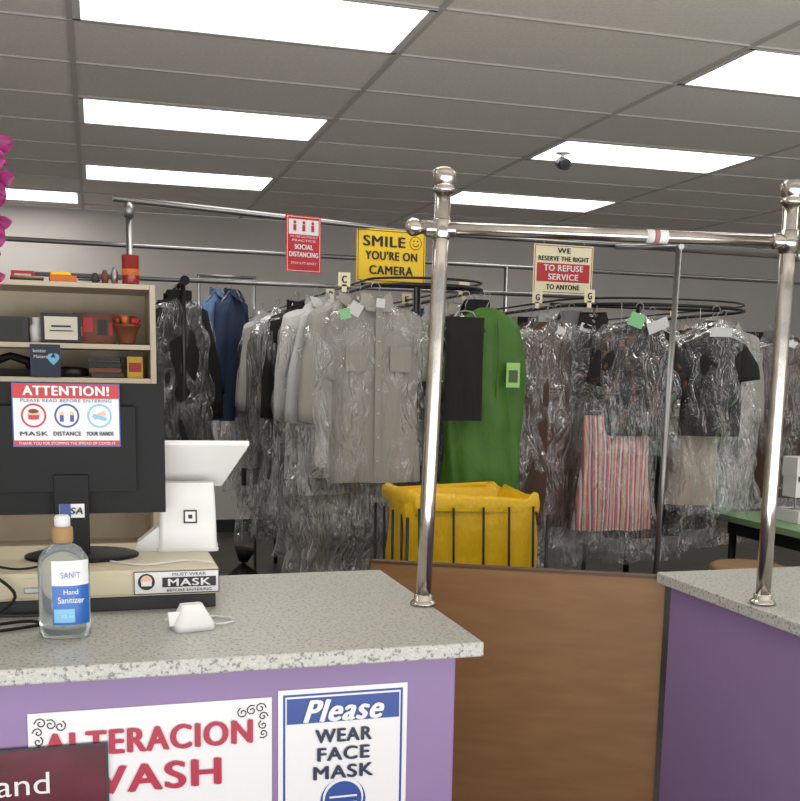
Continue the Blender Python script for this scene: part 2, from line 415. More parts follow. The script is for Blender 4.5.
b = MB()
b.loft([rr(0, 0, .060, .05, 0, .012), rr(0, 0, .060, .05, .006, .012)], 'white', cap0=True, cap1=True)
b.loft([rr(0, -.005, .057, .042, .006, .01), rr(0, -.01, .056, .034, .05, .01), rr(0, -.012, .054, .028, .105, .01), rr(0, -.006, .052, .018, .135, .01)], 'white', cap1=True)
b.loft([[(-.105, -.03, .0), (-.105, .03, .0), (-.05, .035, .0), (-.05, -.04, .0)], [(-.10, -.028, .014), (-.10, .03, .014), (-.05, .03, .055), (-.05, -.035, .055)]], 'white', cap0=True, cap1=True, smooth=False)
th = math.radians(46)
def platept(x, v, n): return (x, .004+n*math.cos(th)-v*math.sin(th), .166+v*math.cos(th)+n*math.sin(th))
for (k, n0, n1, mg) in (('white', 0, .012, 0), ('black', .0121, .0135, .01)):
    base = []
    for nn in (n0, n1):
        base.append([platept(-.072+mg, -.066+mg, nn), platept(.070-mg, -.066+mg, nn), platept(.122-mg, .066-mg, nn), platept(-.070+mg, .066-mg, nn)])
    b.loft(base, k, cap0=True, cap1=True, smooth=False)
tb = b.build('tablet_register', loc=(.175, 2.125, 1.1445), rot=(0, 0, -.08), bevel=.003)
b = MB()
b.box((0, 0, 0), (.026, .0264, .001), 'darkgrey'); b.box((0, 0, .0006), (.020, .020, .001), 'white'); b.box((0, 0, .0012), (.008, .008, .001), 'darkgrey')
b.build('logo', loc=(.005, -.0455, .07), rot=(PI/2-.13, 0, 0), parent=tb)

b = MB()
b.loft([rr(0, 0, .034, .03, 0, .01), rr(0, 0, .033, .029, .012, .01), rr(.002, .004, .024, .02, .026, .008), rr(.002, .008, .018, .01, .040, .005)], 'white', cap0=True, cap1=True)
b.box((-.018, -.004, .018), (.045, .008, .024), 'white', rx=-.5)
pts = [(.03, 0, .004), (.055, -.004, .003), (.075, .005, .003), (.08, .03, .003), (.06, .055, .003), (.02, .06, .003), (-.03, .062, .003)]
b.tube(pts, .0018, 'white', n=6)
b.build('card_reader', loc=(.148, 1.745, 1.0705), rot=(0, 0, .2))

b = MB()
b.lathe([(.036, 0), (.040, .004), (.0405, .02), (.0405, .115), (.038, .13), (.028, .145), (.015, .153), (.0135, .158)], (0, 0, 0), 'gel', n=32, sy=.72)
b.lathe([(.0145, .154), (.0165, .156), (.0165, .176), (.0145, .180)], (0, 0, 0), 'cardboard', n=24)
b.lathe([(.0125, .178), (.0125, .194), (.010, .198)], (0, 0, 0), 'matte_white', n=24)
lab = lambda k, z0, z1, a0, a1, rr_: b.loft([[(rr_*math.cos(a0+(a1-a0)*i/14), .72*rr_*math.sin(a0+(a1-a0)*i/14), z) for i in range(15)] for z in (z0, z1)], k, closed=False)
lab('label', .024, .088, -PI*.62, -PI*.10, .0412)
lab('paper', .088, .128, -PI*.62, -PI*.10, .0412)
lab('ltblue', .028, .050, -PI*.60, -PI*.35, .0416)
so = b.build('hand_sanitizer_bottle', loc=(-.055, 1.735, 1.0705), rot=(0, 0, -.1))
s2 = empty('label_text', (.012, -.0312, 0), (PI/2, 0, .15)); s2.parent = so
text('Hand', (.002, .079), .022, .008, 'paper', s2); text('Sanitizer', (.002, .066), .040, .010, 'paper', s2); text('SANIT', (.002, .106), .03, .010, 'label', s2)
text('12 oz', (-.003, .040), .018, .005, 'paper', s2)

b = MB()
def cab(pts, r=.003, k='black'):
    P = [Vector(p) for p in pts]; out = []
    for i in range(len(P)-1):
        p0, p1, p2, p3 = P[max(i-1, 0)], P[i], P[i+1], P[min(i+2, len(P)-1)]
        for s in range(6):
            t = s/6; out.append(.5*((2*p1)+(-p0+p2)*t+(2*p0-5*p1+4*p2-p3)*t*t+(-p0+3*p1-3*p2+p3)*t**3))
    out.append(P[-1]); b.tube(out, r, k, n=7)
cab([(-.24, 2.0, 1.15), (-.19, 1.89, 1.155), (-.14, 1.87, 1.11), (-.2, 1.84, 1.076), (-.3, 1.82, 1.075)])
cab([(-.30, 1.75, 1.075), (-.2, 1.80, 1.075), (-.12, 1.83, 1.075), (-.10, 1.8, 1.075), (-.18, 1.76, 1.075), (-.32, 1.7, 1.075)])
cab([(-.25, 1.97, 1.17), (-.15, 1.92, 1.15), (-.08, 1.95, 1.15), (0, 1.97, 1.15)], .0022)
cab([(-.33, 1.88, 1.076), (-.22, 1.86, 1.085), (-.15, 1.87, 1.076), (-.05, 1.86, 1.076)], .0025, 'darkgrey')
cab([(.215, 2.0, 1.12), (.2, 1.93, 1.148), (.15, 1.96, 1.1475), (.08, 1.93, 1.1475), (.02, 1.98, 1.1475)], .002, 'matte_white')
b.build('cable_bundle')

# ---------------------------------------------------------------- orchid
b = MB()
b.lathe([(.04, 0), (.05, .02), (.06, .1), (.062, .11), (.052, .11)], (-.36, 1.80, 1.071), 'white')
stem = [(-.36, 1.80, 1.17), (-.36, 1.80, 1.45), (-.33, 1.81, 1.72), (-.25, 1.82, 1.86), (-.17, 1.83, 1.89), (-.15, 1.835, 1.86), (-.145, 1.84, 1.78), (-.15, 1.84, 1.68), (-.15, 1.84, 1.62)]
b.tube(stem, .0025, 'stem', n=7)
for a_ in range(5):
    an = a_*1.25; rings = []
    for i in range(7):
        t = i/6; rr_ = .2*t; wd = .03*math.sin(PI*min(1, t*.95+.05))
        c = Vector((-.36+rr_*math.cos(an), 1.80+rr_*math.sin(an)*.5, 1.18+.12*math.sin(PI*t*.8)))
        n_ = Vector((-math.sin(an), math.cos(an), 0))*wd
        rings.append([c-n_, c+Vector((0, 0, -.006)), c+n_])
    b.loft(rings, 'stem', closed=False)
def flower(c, s, yaw, pitch):
    R = Matrix.Rotation(yaw, 3, 'Z') @ Matrix.Rotation(pitch, 3, 'X')
    for i in range(5):
        an = PI/2+i*2*PI/5; wf = .62 if i in (0, 2, 3) else .9
        rings = []
        for k_ in range(6):
            t = k_/5; L_ = s*t; wd = s*.5*wf*math.sin(PI*(t*.85+.1))
            u = Vector((math.cos(an), 0, math.sin(an))); vv = Vector((-math.sin(an), 0, math.cos(an)))
            rings.append([Vector(c)+R @ (u*L_+vv*wd*q+Vector((0, -.25*s*t*(1-t)*2+.12*s*abs(q)-.006*(i % 2), 0))) for q in (-1, -.5, 0, .5, 1)])
        b.loft(rings, 'petal', closed=False)
    b.tube([Vector(c)+R @ Vector((0, 0, 0)), Vector(c)+R @ Vector((0, -.35*s, -.1*s)), Vector(c)+R @ Vector((0, -.45*s, -.35*s))], [.12*s, .2*s, .05*s], 'petal2', n=8)
for (x, z, s) in ((-.146, 1.845, .034), (-.155, 1.815, .032), (-.140, 1.79, .030), (-.157, 1.76, .032), (-.145, 1.725, .026), (-.150, 1.695, .024), (-.158, 1.67, .022), (-.148, 1.64, .018), (-.18, 1.86, .03), (-.158, 1.62, .014), (-.17, 1.74, .028)):
    flower((x+.0, 1.825+random.uniform(-.015, .01), z), s, random.uniform(-.6, .6), random.uniform(-.5, .5))
b.build('potted_orchid')

# ---------------------------------------------------------------- shelf unit and things on it
b = MB()
SX0, SX1, SY = -.75, .195, 3.5
b.box((SX1-.009, SY+.15, .885), (.018, .3, 1.77), 'beige'); b.box((SX0+.009, SY+.15, .885), (.018, .3, 1.77), 'beige')
b.box(((SX0+SX1)/2, SY+.296, .885), (SX1-SX0-.036, .008, 1.77), 'beige')
for z in (.1, .5, .9, 1.2, 1.465, 1.572, 1.762): b.box(((SX0+SX1)/2, SY+.145, z), (SX1-SX0-.037, .29, .016), 'beige')
b.build('shelf_unit', bevel=.002)
sx = lambda u: .195-.00307*(155-u)
ZT, ZM, ZB = 1.7705, 1.5805, 1.4735
b = MB(); b.lathe([(.026, 0), (.027, .002), (.027, .05), (.0275, .09), (.0275, .094), (.025, .094), (.024, .06)], (0, 0, 0), 'candle'); b.lathe([(.0272, 0), (.0278, .001), (.0278, .018), (.0272, .02)], (0, 0, .03), 'orange'); b.build('glass_candle', loc=(sx(131), SY+.05, ZT))
b = MB(); b.box((0, 0, .012), (.08, .03, .02), 'orange', rz=.2); b.box((-.005, 0, .028), (.06, .025, .01), 'yellow', rz=-.1); b.build('tape_box', loc=(sx(63), SY+.05, ZT))
b = MB()
for i in range(3): b.tube([(-.05, .01*i, .006+.004*i), (.05, .012*i, .006+.004*i)], .005, ['darkgrey', 'orange', 'steel'][i], n=8)
b.build('marker_pens', loc=(sx(28), SY+.05, ZT))
b = MB()
for i, k in enumerate(('darkgrey', 'brown', 'steel')):
    b.lathe([(.010, 0), (.012, .02+.008*i), (.008, .03+.008*i), (.006, .035+.01*i)], ((i-1)*.03, 0, 0), k, n=14)
b.build('thread_spools', loc=(sx(105), SY+.06, ZT))
b = MB(); b.box((0, 0, .006), (.09, .06, .01), 'paper', rz=.15); b.box((.01, 0, .015), (.07, .05, .006), 'darkgrey'); b.build('paper_pad', loc=(sx(86), SY+.12, ZT))
b = MB(); b.box((0, 0, .02), (.07, .05, .04), 'red'); b.box((0, -.026, .02), (.05, .002, .02), 'paper'); b.build('small_red_box', loc=(sx(22), SY+.17, ZT))
b = MB(); b.box((0, 0, .046), (.122, .012, .092), 'inkblack', rx=.1); b.box((0, -.0066, .046), (.1, .002, .072), 'glass_pic', rx=.1); b.box((0, -.0082, .052), (.06, .001, .006), 'navy', rx=.1); b.box((0, -.0082, .038), (.07, .001, .003), 'darkgrey', rx=.1); b.box((0, -.0082, .062), (.03, .001, .004), 'gold', rx=.1); b.build('framed_certificate', loc=(sx(60), SY+.04, ZM+.001))
b = MB(); b.box((0, 0, .05), (.13, .06, .100), 'brown'); b.box((0, -.031, .055), (.12, .002, .07), 'brown'); b.box((-.02, -.0325, .062), (.03, .002, .045), 'red'); b.box((.025, -.0325, .055), (.03, .002, .05), 'inkblack'); b.box((-.045, -.0325, .04), (.015, .002, .03), 'orange'); b.box((.052, -.0325, .05), (.012, .002, .04), 'red'); b.build('decorated_tin_box', loc=(sx(93), SY+.12, ZM))
b = MB(); b.lathe([(.022, 0), (.026, .01), (.03, .03), (.04, .055), (.044, .058), (.044, .066), (.036, .066), (.03, .05)], (0, 0, 0), 'brown')
for i in range(7): b.tube([(.025*math.cos(i*.9), .025*math.sin(i*.9), .06), (.036*math.cos(i*.9), .036*math.sin(i*.9), .085+.006*(i % 2))], [.008, .011], ['red', 'brown', 'orange'][i % 3], n=7)
b.build('clay_pot', loc=(sx(126), SY+.06, ZM))
b = MB(); b.box((0, 0, .04), (.12, .09, .08), 'darkgrey'); b.box((0, -.0455, .045), (.08, .002, .05), 'inkblack'); b.build('small_radio', loc=(sx(8), SY+.1, ZM))
b = MB(); b.lathe([(.02, 0), (.022, .05), (.012, .06), (.012, .08)], (0, 0, 0), 'paper'); b.build('glue_bottle', loc=(sx(35), SY+.08, ZM))
b, a = signroot('heart_sign', .09, .10, (sx(44), SY-.004, 1.525), 'navy', th=.004)
b.disc((.018, .01, .001), .012, 'ltblue'); b.disc((.030, .01, .001), .012, 'ltblue'); b.box((.024, -.001, .0012), (.019, .019, .001), 'ltblue', rz=PI/4)
o = b.build(*a); text('better', (-.016, .03), .04, .01, 'paper', o); text('Matters', (-.014, .012), .04, .01, 'paper', o)
b = MB()
for i in range(4): b.box((random.uniform(-.006, .006), 0, .008+.016*i), (.10, .07, .014), ['darkgrey', 'brown', 'inkblack', 'darkgrey'][i], rz=random.uniform(-.1, .1))
b.build('notebook_stack', loc=(sx(103), SY+.06, ZB))
b = MB(); b.lathe([(.0, 0), (.055, .004), (.06, .02), (.05, .03), (.02, .034)], (0, 0, 0), 'inkblack'); b.build('coiled_belt', loc=(sx(68), SY+.10, ZB))
b = MB(); b.box((0, 0, .035), (.05, .05, .07), 'yellow'); b.box((0, -.026, .035), (.04, .002, .03), 'red'); b.build('pin_box', loc=(sx(134), SY+.1, ZB))

b = MB()
b.box((0, 0, .06), (.2, .2, .12), 'black'); b.box((-.03, 0, .17), (.14, .16, .10), 'darkgrey'); b.box((.02, -.101, .06), (.12, .004, .03), 'steel')
b.build('receipt_printer', loc=(-.38, 2.08, 1.0705), bevel=.004)
b = MB()
b.tube([(-.06, 0, .02), (-.04, 0, .05), (0, 0, .065), (.05, 0, .05), (.07, 0, .02)], [.016, .014, .012, .014, .018], 'black', n=12)
b.box((0, .02, .012), (.16, .1, .024), 'black')
b.build('desk_phone', loc=(sx(8), SY+.1, ZB))

# ---------------------------------------------------------------- pipes
b = MB()
pA, pB, pC = (.085, 4.28, 2.150), (1.445, 4.765, 2.157), (3.6, 4.85, 2.150)
b.tube([pA, pB, pC], .0125, 'steel', n=14)
for p in (pC,): b.lathe([(.012, -.02), (.022, -.018), (.022, 0), (.022, .018), (.012, .02)], p, 'steel', n=16)
b.tube([(.145, 4.30, 0), (.145, 4.30, 2.14)], .0125, 'steel', n=14); b.lathe([(.05, 0), (.05, .006), (.02, .01)], (.145, 4.30, 0), 'steel')
b.tube([(3.55, 4.85, 0), (3.55, 4.85, 2.14)], .0125, 'steel', n=14); b.lathe([(.05, 0), (.05, .006), (.02, .01)], (3.55, 4.85, 0), 'steel')
b.lathe([(.0125, -.025), (.019, -.023), (.019, .023), (.0125, .025)], (.145, 4.30, 2.11), 'steel')
b.tube([(2.31, 3.95, 0), (2.345, 3.95, 2.05)], .0125, 'steel', n=14); b.lathe([(.05, 0), (.05, .006), (.02, .01)], (2.31, 3.95, 0), 'steel')
b.tube([(2.345, 3.93, 2.045), (2.50, 4.80, 2.145)], .0125, 'steel', n=14)
b.build('pipe_rack')
b = MB()
b.tube([(-2.0, 6.5, 2.235), (1, 6.5, 2.22), (5.5, 6.5, 2.195)], .014, 'steel', n=14)
for x in (-1.9, 2.6, 5.4): b.tube([(x, 6.5, 0), (x, 6.5, 2.21)], .014, 'steel', n=14)
b.tube([(-.3, 5.2, 1.93), (2.6, 5.2, 1.93)], .011, 'steel', n=12)
for x in (-.3, 2.6): b.tube([(x, 5.2, 0), (x, 5.2, 1.93)], .012, 'steel', n=12)
b.tube([(.62, 6.62, 2.08), (.98, 6.62, 2.08)], .010, 'steel', n=12)
for x in (.63, .97): b.tube([(x, 6.62, 2.08), (x, 6.62, 0)], .010, 'steel', n=8)
b.build('storage_rail')

def hangsign(name, w, h, loc, k, ztop, yaw=0):
    b, a = signroot(name, w, h, loc, k, yaw=yaw, th=.003)
    for s_ in (-1, 1): b.tube([(s_*w*.35, h/2-.008, .001), (s_*w*.33, ztop-loc[2], -.0)], .0012, 'matte_white', n=5)
    return b, a
b, a = hangsign('smile_camera_sign', .335, .235, (1.310, 4.68, 2.030), 'yellow', 2.16, yaw=.1)
frame(b, .335, .235, .003, 'inkblack', inset=.006)
b.disc((.118, .065, .001), .030, 'inkblack'); b.disc((.118, .065, .0014), .027, 'yellow')
for sx_ in (-.009, .009): b.disc((.118+sx_, .074, .002), .004, 'inkblack')
b.tube([(.118+.015*math.cos(t), .065+.015*math.sin(t), .002) for t in [PI+.3+i*(PI-.6)/8 for i in range(9)]], .0018, 'inkblack', n=5)
o = b.build(*a)
text('SMILE', (-.035, .064), .2, .045, 'inkblack', o, bold=.035)
text("YOU'RE ON", (0, .002), .25, .038, 'inkblack', o, bold=.03)
text('CAMERA', (0, -.062), .21, .038, 'inkblack', o, bold=.03)
b, a = hangsign('social_distancing_sign', .165, .235, (.875, 4.52, 2.045), 'red', 2.16, yaw=.25)
frame(b, .165, .235, .002, 'paper', inset=.005); rect(b, 0, .070, .14, .062, 'paper', .0008)
for cx in (-.042, 0, .042):
    b.disc((cx, .088, .002), .007, 'red'); rect(b, cx, .066, .014, .026, 'red', .0016)
o = b.build(*a)
text('WE ARE CAUTIOUSLY', (0, .030), .13, .008, 'paper', o); text('PRACTICE', (0, .014), .11, .009, 'paper', o)
text('SOCIAL', (0, -.012), .085, .020, 'paper', o, bold=.03); text('DISTANCING', (0, -.044), .135, .020, 'paper', o, bold=.03); text('STAY 6 FT APART', (0, -.08), .12, .010, 'paper', o)
b, a = hangsign('refuse_service_sign', .32, .232, (2.205, 4.77, 2.020), 'cream', 2.155, yaw=.04)
frame(b, .32, .232, .003, 'brown', inset=.005); rect(b, 0, -.016, .285, .088, 'red', .0008)
o = b.build(*a)
text('WE', (0, .089), .07, .024, 'inkblack', o, bold=.03); text('RESERVE THE RIGHT', (0, .050), .27, .022, 'inkblack', o, bold=.03)
text('TO REFUSE', (0, .006), .21, .028, 'paper', o, bold=.035); text('SERVICE', (0, -.036), .16, .028, 'paper', o, bold=.035); text('TO ANYONE', (0, -.084), .18, .024, 'inkblack', o, bold=.03)

# ---------------------------------------------------------------- garments
def interp(tab, t):
    for i in range(len(tab)-1):
        if t <= tab[i+1][0]:
            f = (t-tab[i][0])/max(1e-6, tab[i+1][0]-tab[i][0]); f = f*f*(3-2*f)
            return tab[i][1]+(tab[i+1][1]-tab[i][1])*f
    return tab[-1][1]
def drape(b, k, z0, L, wt, dt, n=36, nz=26, fold=.2, kf=7, seed=0, crumple=0, x0=0, y0=0, jag=0, sq=.8, cap0=True, sway=0, cs=1):
    rings = []
    for i in range(nz):
        t = i/(nz-1); t2 = t**1.3
        hw, hd = interp(wt, t2), interp(dt, t2); ring = []
        for j in range(n):
            th = 2*PI*j/n; c, s_ = math.cos(th), math.sin(th)
            cx = math.copysign(abs(c)**sq, c); sy = math.copysign(abs(s_)**sq, s_)
            f = 1+fold*min(1, t2*2.5)*math.sin(kf*th+seed+1.5*t2)+.5*fold*math.sin((kf*2+1)*th+seed*2.3-2*t2)*min(1, t2*3)
            x = x0+hw*cx*(1+.04*math.sin(5*t2+seed))+sway*t2; y = y0+hd*sy*f; z = z0-t2*L
            if crumple:
                q = noise.noise_vector(Vector((x*9*cs+seed, y*9*cs, z*5*cs)))*crumple*min(1, t2*4+.3)
                x += q.x; y += q.y; z += q.z*.3
            if jag and i == nz-1: z += jag*noise.noise(Vector((th*2, seed, 0)))*2
            ring.append((x, y, z))
        rings.append(ring)
    b.loft(rings, k, cap0=cap0)
def hanger(b, w=.21, k='steel', zn=-.085):
    hook = [(0+.018*math.cos(a), 0, .018*math.sin(a)) for a in [PI*1.05-i*PI*1.15/8 for i in range(9)]]
    hook = [(p[0], 0, p[2]-.018+.002) for p in hook]
    b.tube(hook+[(.0, 0, -.05), (0, 0, zn+.01)], .0018, k, n=6)
    b.tube([(-w, 0, zn-.07), (-.03, 0, zn+.005), (0, 0, zn+.01), (.03, 0, zn+.005), (w, 0, zn-.07)], .004, k, n=6)
def shirt(b, k, W=.40, L=.72, zn=-.06, sleeve=.22, seed=0, D=.055, flare=.05):
    drape(b, k, zn, L, [(0, .05), (.04, .075), (.11, W*.40), (.16, W*.46), (.5, W*.46), (1, W*.48)], [(0, .035), (.1, D*.7), (.3, D), (1, D*1.1)], fold=.14, seed=seed, kf=6)
    for s_ in (-1, 1):
        rings = []
        for i in range(9):
            t = i/8; cx = s_*(W*.37+flare*math.sin(t*1.5)); cz = zn-L*.075-sleeve*t
            wx = .045+.028*min(1, t*2); wy = .035+.012*math.sin(3*t+seed)
            rings.append([(cx+wx*math.cos(2*PI*j/16)*(1+.1*math.sin(3*j+seed)), wy*math.sin(2*PI*j/16), cz+.45*wx*s_*-1*math.cos(2*PI*j/16)*(1-t)+.15*wx*s_*math.cos(2*PI*j/16)*t) for j in range(16)])
        b.loft(rings, k, cap0=True, cap1=True)
def collar(b, k, z, w=.052):
    for s_ in (-1, 1):
        b.loft([[(0, -.052, z-.035), (s_*w*.6, -.045, z+.006), (s_*w*1.15, -.01, z+.018)], [(s_*.012, -.072, z-.062), (s_*w*.95, -.074, z-.058), (s_*w*1.3, -.03, z-.02)]], k, closed=False)
    b.loft([[(w*1.2*math.cos(a_), .04*math.sin(a_), z+dz) for a_ in [i*PI/8 for i in range(9)]] for dz in (-.02, .02)], k, closed=False)
def bag(b, W, L, k='bag', seed=0, zn=-.045, D=.075):
    drape(b, k, zn, L, [(0, .02), (.03, .05), (.1, W*.42), (.15, W*.5), (.6, W*.53), (1, W*.52)], [(0, .02), (.1, D*.7), (.4, D), (1, D*1.1)], fold=.2, kf=5, seed=seed, crumple=.045, jag=.02, n=56, nz=40, cap0=False, cs=1.3)
def tag(b, x=.0, z=-.10, k='paper', y=-.06): b.box((x, y, z), (.05, .001, .035), k, rx=.15, ry=.3)

def variant(kcol, L, W=.42, sl=.45, bl=None, kind='shirt', seed=0, tg='paper', second=None, bk='bag'):
    b = MB(); hanger(b, min(.21, W*.46))
    if kind == 'shirt': shirt(b, kcol, W, L, sleeve=sl, seed=seed); collar(b, kcol, -.055)
    elif kind == 'pants':
        drape(b, kcol, -.15, L, [(0, .15), (.3, .16), (1, .15)], [(0, .012), (.1, .03), (1, .035)], seed=seed, fold=.2, kf=4)
    elif kind == 'dress':
        drape(b, kcol, -.07, L, [(0, .06), (.06, .12), (.1, .17), (.35, .14), (.6, .19), (1, .23)], [(0, .03), (.3, .05), (1, .08)], seed=seed, fold=.3, kf=7)
    if second:
        drape(b, second, -.2, L*.95, [(0, .13), (1, .14)], [(0, .02), (1, .03)], seed=seed+2, fold=.2, kf=4, y0=.05)
    bag(b, W+.05, bl or L+.14, seed=seed, k=bk)
    if tg: tag(b, random.uniform(-.05, .05), -.11, tg)
    return b.mesh('bagged_garment')
V = dict(
    w1=variant('c_white', .75, seed=1, bl=1.1), w2=variant('c_white', .8, seed=4, bl=1.2, second='c_dark'),
    g1=variant('c_grey', .72, seed=2, bl=1.15), m1=variant('c_mid', .74, seed=22, bl=1.1), bk=variant('c_black', .78, seed=3, bl=.95), bl=variant('c_blue', .74, seed=5, bl=1.0),
    nv=variant('c_navy', .8, seed=6), cr=variant('c_cream', .78, seed=7, bl=1.1), tn=variant('c_tan', .9, seed=8, kind='dress'),
    pt=variant('c_dark', .62, seed=9, kind='pants', bl=.95), pt2=variant('c_black', .6, seed=10, kind='pants'),
    dr=variant('c_white', 1.0, seed=11, kind='dress', tg='greentag'), db=variant('c_black', 1.02, seed=12, kind='dress'),
    pk=variant('c_pink', .95, seed=13, kind='dress'), fl=variant('c_floral', .8, seed=14, tg='greentag'),
    nb=variant('c_black', .7, W=.26, sl=.5, seed=15, bl=.8), nd=variant('c_dark', .7, W=.26, sl=.5, seed=16, bl=.8))
def row(name, x, y0_, y1_, z, keys, step, facing=0, flip=True):
    e = empty(name); y = y0_; i = 0
    while y < y1_:
        o = bpy.data.objects.new('bagged_garment_part', V[keys[i % len(keys)]]); sc.collection.objects.link(o); o.parent = e
        o.location = (x+random.uniform(-.015, .015), y, z+.001); o.rotation_euler = (0, 0, facing+random.uniform(-.25, .25)+(PI if random.random() < .4 else 0))
        s_ = random.uniform(.93, 1.06); o.scale = (s_, 1, s_)
        y += step*random.uniform(.75, 1.2); i += 1
    return e
ZA, ZR = 1.862, 1.835
row('garment_row', 1.10, 4.36, 8.0, ZA, ['w1', 'm1', 'bk', 'w2', 'cr', 'pt', 'w1', 'bl', 'g1', 'db', 'w2', 'nv', 'bk'], .13)
row('garment_row', 1.60, 4.36, 7.6, ZA, ['bk', 'g1', 'pt', 'w1', 'nv', 'cr'], .18)
row('garment_row', 2.10, 4.46, 8.0, ZR, ['m1', 'db', 'w2', 'tn', 'bk', 'cr', 'w2', 'g1', 'fl', 'dr'], .12)
row('garment_row', 3.08, 4.68, 8.0, ZR, ['g1', 'bk', 'tn', 'db', 'cr', 'm1', 'db', 'w2'], .13)
row('garment_row', 3.95, 5.4, 8.0, ZR, ['tn', 'm1', 'bk', 'w1', 'pk', 'bl'], .15)
row('garment_row', .40, 5.0, 5.9, 1.9, ['nb', 'nd', 'nb', 'nb'], .15, facing=.3)
# extra dark pieces squeezed in at the front of the right-hand rack
for i, (x, y, kk, r_) in enumerate(((1.98, 4.40, 'tn', .35), (2.20, 4.42, 'bk', -.3), (2.55, 4.50, 'db', .1), (2.95, 4.52, 'pt', .3))):
    o = bpy.data.objects.new('bagged_dress', V[kk]); sc.collection.objects.link(o); o.location = (x, y, ZR+.001-.02*(i == 0)); o.rotation_euler = (0, 0, r_)

def loop(name, x0, x1, y0_, y1_, z):
    b = MB(); cx = (x0+x1)/2; r = (x1-x0)/2; pts = []
    for i in range(17):
        a_ = PI+PI*i/16; pts.append((cx+r*math.cos(a_), y0_+r*math.sin(a_)*.7, z))
    for i in range(17):
        a_ = PI*i/16; pts.append((cx+r*math.cos(a_), y1_+r*math.sin(a_)*.7, z))
    pts.append(pts[0]); b.tube(pts, .009, 'blackm', n=8, cap=False)
    pts2 = [(p[0], p[1], p[2]+.028) for p in pts]; b.tube(pts2, .005, 'blackm', n=8, cap=False)
    for y in (y0_+.1, (y0_+y1_)/2, y1_):
        b.tube([(cx, y, 0), (cx, y, z+.03)], .016, 'blackm'); b.tube([(x0, y, z+.014), (x1, y, z+.014)], .008, 'blackm')
    return b.build(name)
loop('conveyor_rail', 1.10, 1.60, 4.30, 8.1, ZA)
loop('conveyor_rail', 2.12, 3.08, 4.62, 8.1, ZR)
b = MB(); b.tube([(.40, 4.85, 1.9), (.40, 6.45, 1.9)], .012, 'blackm'); b.tube([(.40, 4.86, 1.9), (.40, 4.84, 1.9)], .022, 'black')
b.tube([(.40, 4.95, 0), (.40, 4.95, 1.9)], .012, 'blackm'); b.tube([(.40, 6.35, 0), (.40, 6.35, 1.9)], .012, 'blackm'); b.build('hanging_arm')

b = MB()
cards = [(.98, 4.2, ZA-.02), (1.08, 4.9, ZA-.03), (1.10, 5.9, ZA-.03), (1.60, 4.5, ZA-.01), (2.00, 4.6, ZR+.0), (2.12, 4.3, ZR-.01), (1.60, 5.4, ZA), (3.08, 5.2, ZR), (2.11, 5.6, ZR)]
for (x, y, z) in cards: b.box((x, y, z+.035), (.05, .002, .055), 'cream'); b.box((x, y, z+.0), (.02, .002, .03), 'cream')
o = b.build('rail_number_cards')
for (x, y, z), t in zip(cards, 'CBAFGGEHD'):
    e = empty('card_face', (x, y-.002, z+.035), (PI/2, 0, 0)); e.parent = o; text(t, (0, 0), .018, .028, 'inkblack', e, bold=.02)

b = MB(); hanger(b, .17)
shirt(b, 'c_grey', .40, .735, zn=-.062, sleeve=.27, seed=2.2, D=.06, flare=.055)
collar(b, 'c_grey', -.055)
b.box((0, -.073, -.43), (.026, .004, .70), 'c_grey', rx=.0)
for i in range(7): b.lathe([(.005, 0), (.005, .003), (.002, .004)], (0, -.078, -.14-.095*i), 'matte_white', n=10)
for s_ in (-1, 1): b.box((s_*.09, -.071, -.30), (.085, .006, .10), 'c_grey'); b.box((s_*.09, -.075, -.262), (.085, .003, .024), 'c_grey')
b.box((-.10, -.1, -.11), (.05, .002, .05), 'matte_white', rx=.2, ry=.5); b.box((-.14, -.095, -.13), (.045, .002, .04), 'greentag', rx=.2, ry=-.2)
b.box((.0, -.10, -.085), (.035, .002, .035), 'matte_white', ry=.1)
bag(b, .47, .86, 'bag2', seed=5)
b.build('grey_dress_shirt', loc=(1.093, 4.13, ZA), rot=(0, 0, -.05))
for i, (x, y, kk) in enumerate(((.98, 4.30, 'w2'), (1.0, 4.24, 'g1'), (.93, 4.5, 'w1'), (.9, 4.8, 'bk'), (.88, 5.2, 'pt'), (.86, 5.6, 'w2'))):
    o = bpy.data.objects.new('bagged_shirt', V[kk]); sc.collection.objects.link(o); o.location = (x, y, ZA+.001); o.rotation_euler = (0, 0, .5+.1*i)

b = MB(); hanger(b, .12)
drape(b, 'greenbag', -.06, .775, [(0, .03), (.015, .06), (.05, .105), (.10, .14), (.2, .168), (.6, .178), (1, .182)], [(0, .02), (.1, .05), (.4, .07), (1, .085)], fold=.16, kf=4, seed=1.3, crumple=.03, sq=.75, n=64, nz=50)
b.tube([(.02+.004*math.sin(i), -.066-.018*min(1, i/3), -.10-.068*i) for i in range(11)], .003, 'stem', n=6)
b.box((.085, -.092, -.33), (.06, .004, .10), 'greenpatch'); b.box((.085, -.095, -.335), (.04, .002, .05), 'stem')
b.build('green_garment_bag', loc=(1.560, 4.10, ZA-.025), rot=(0, 0, .04))
b = MB(); hanger(b, .09)
drape(b, 'c_black', -.10, .41, [(0, .085), (.2, .085), (1, .08)], [(0, .015), (.2, .03), (1, .03)], fold=.3, kf=3, seed=3)
b.build('black_trousers', loc=(1.425, 3.985, ZA-.03), rot=(0, 0, .1))

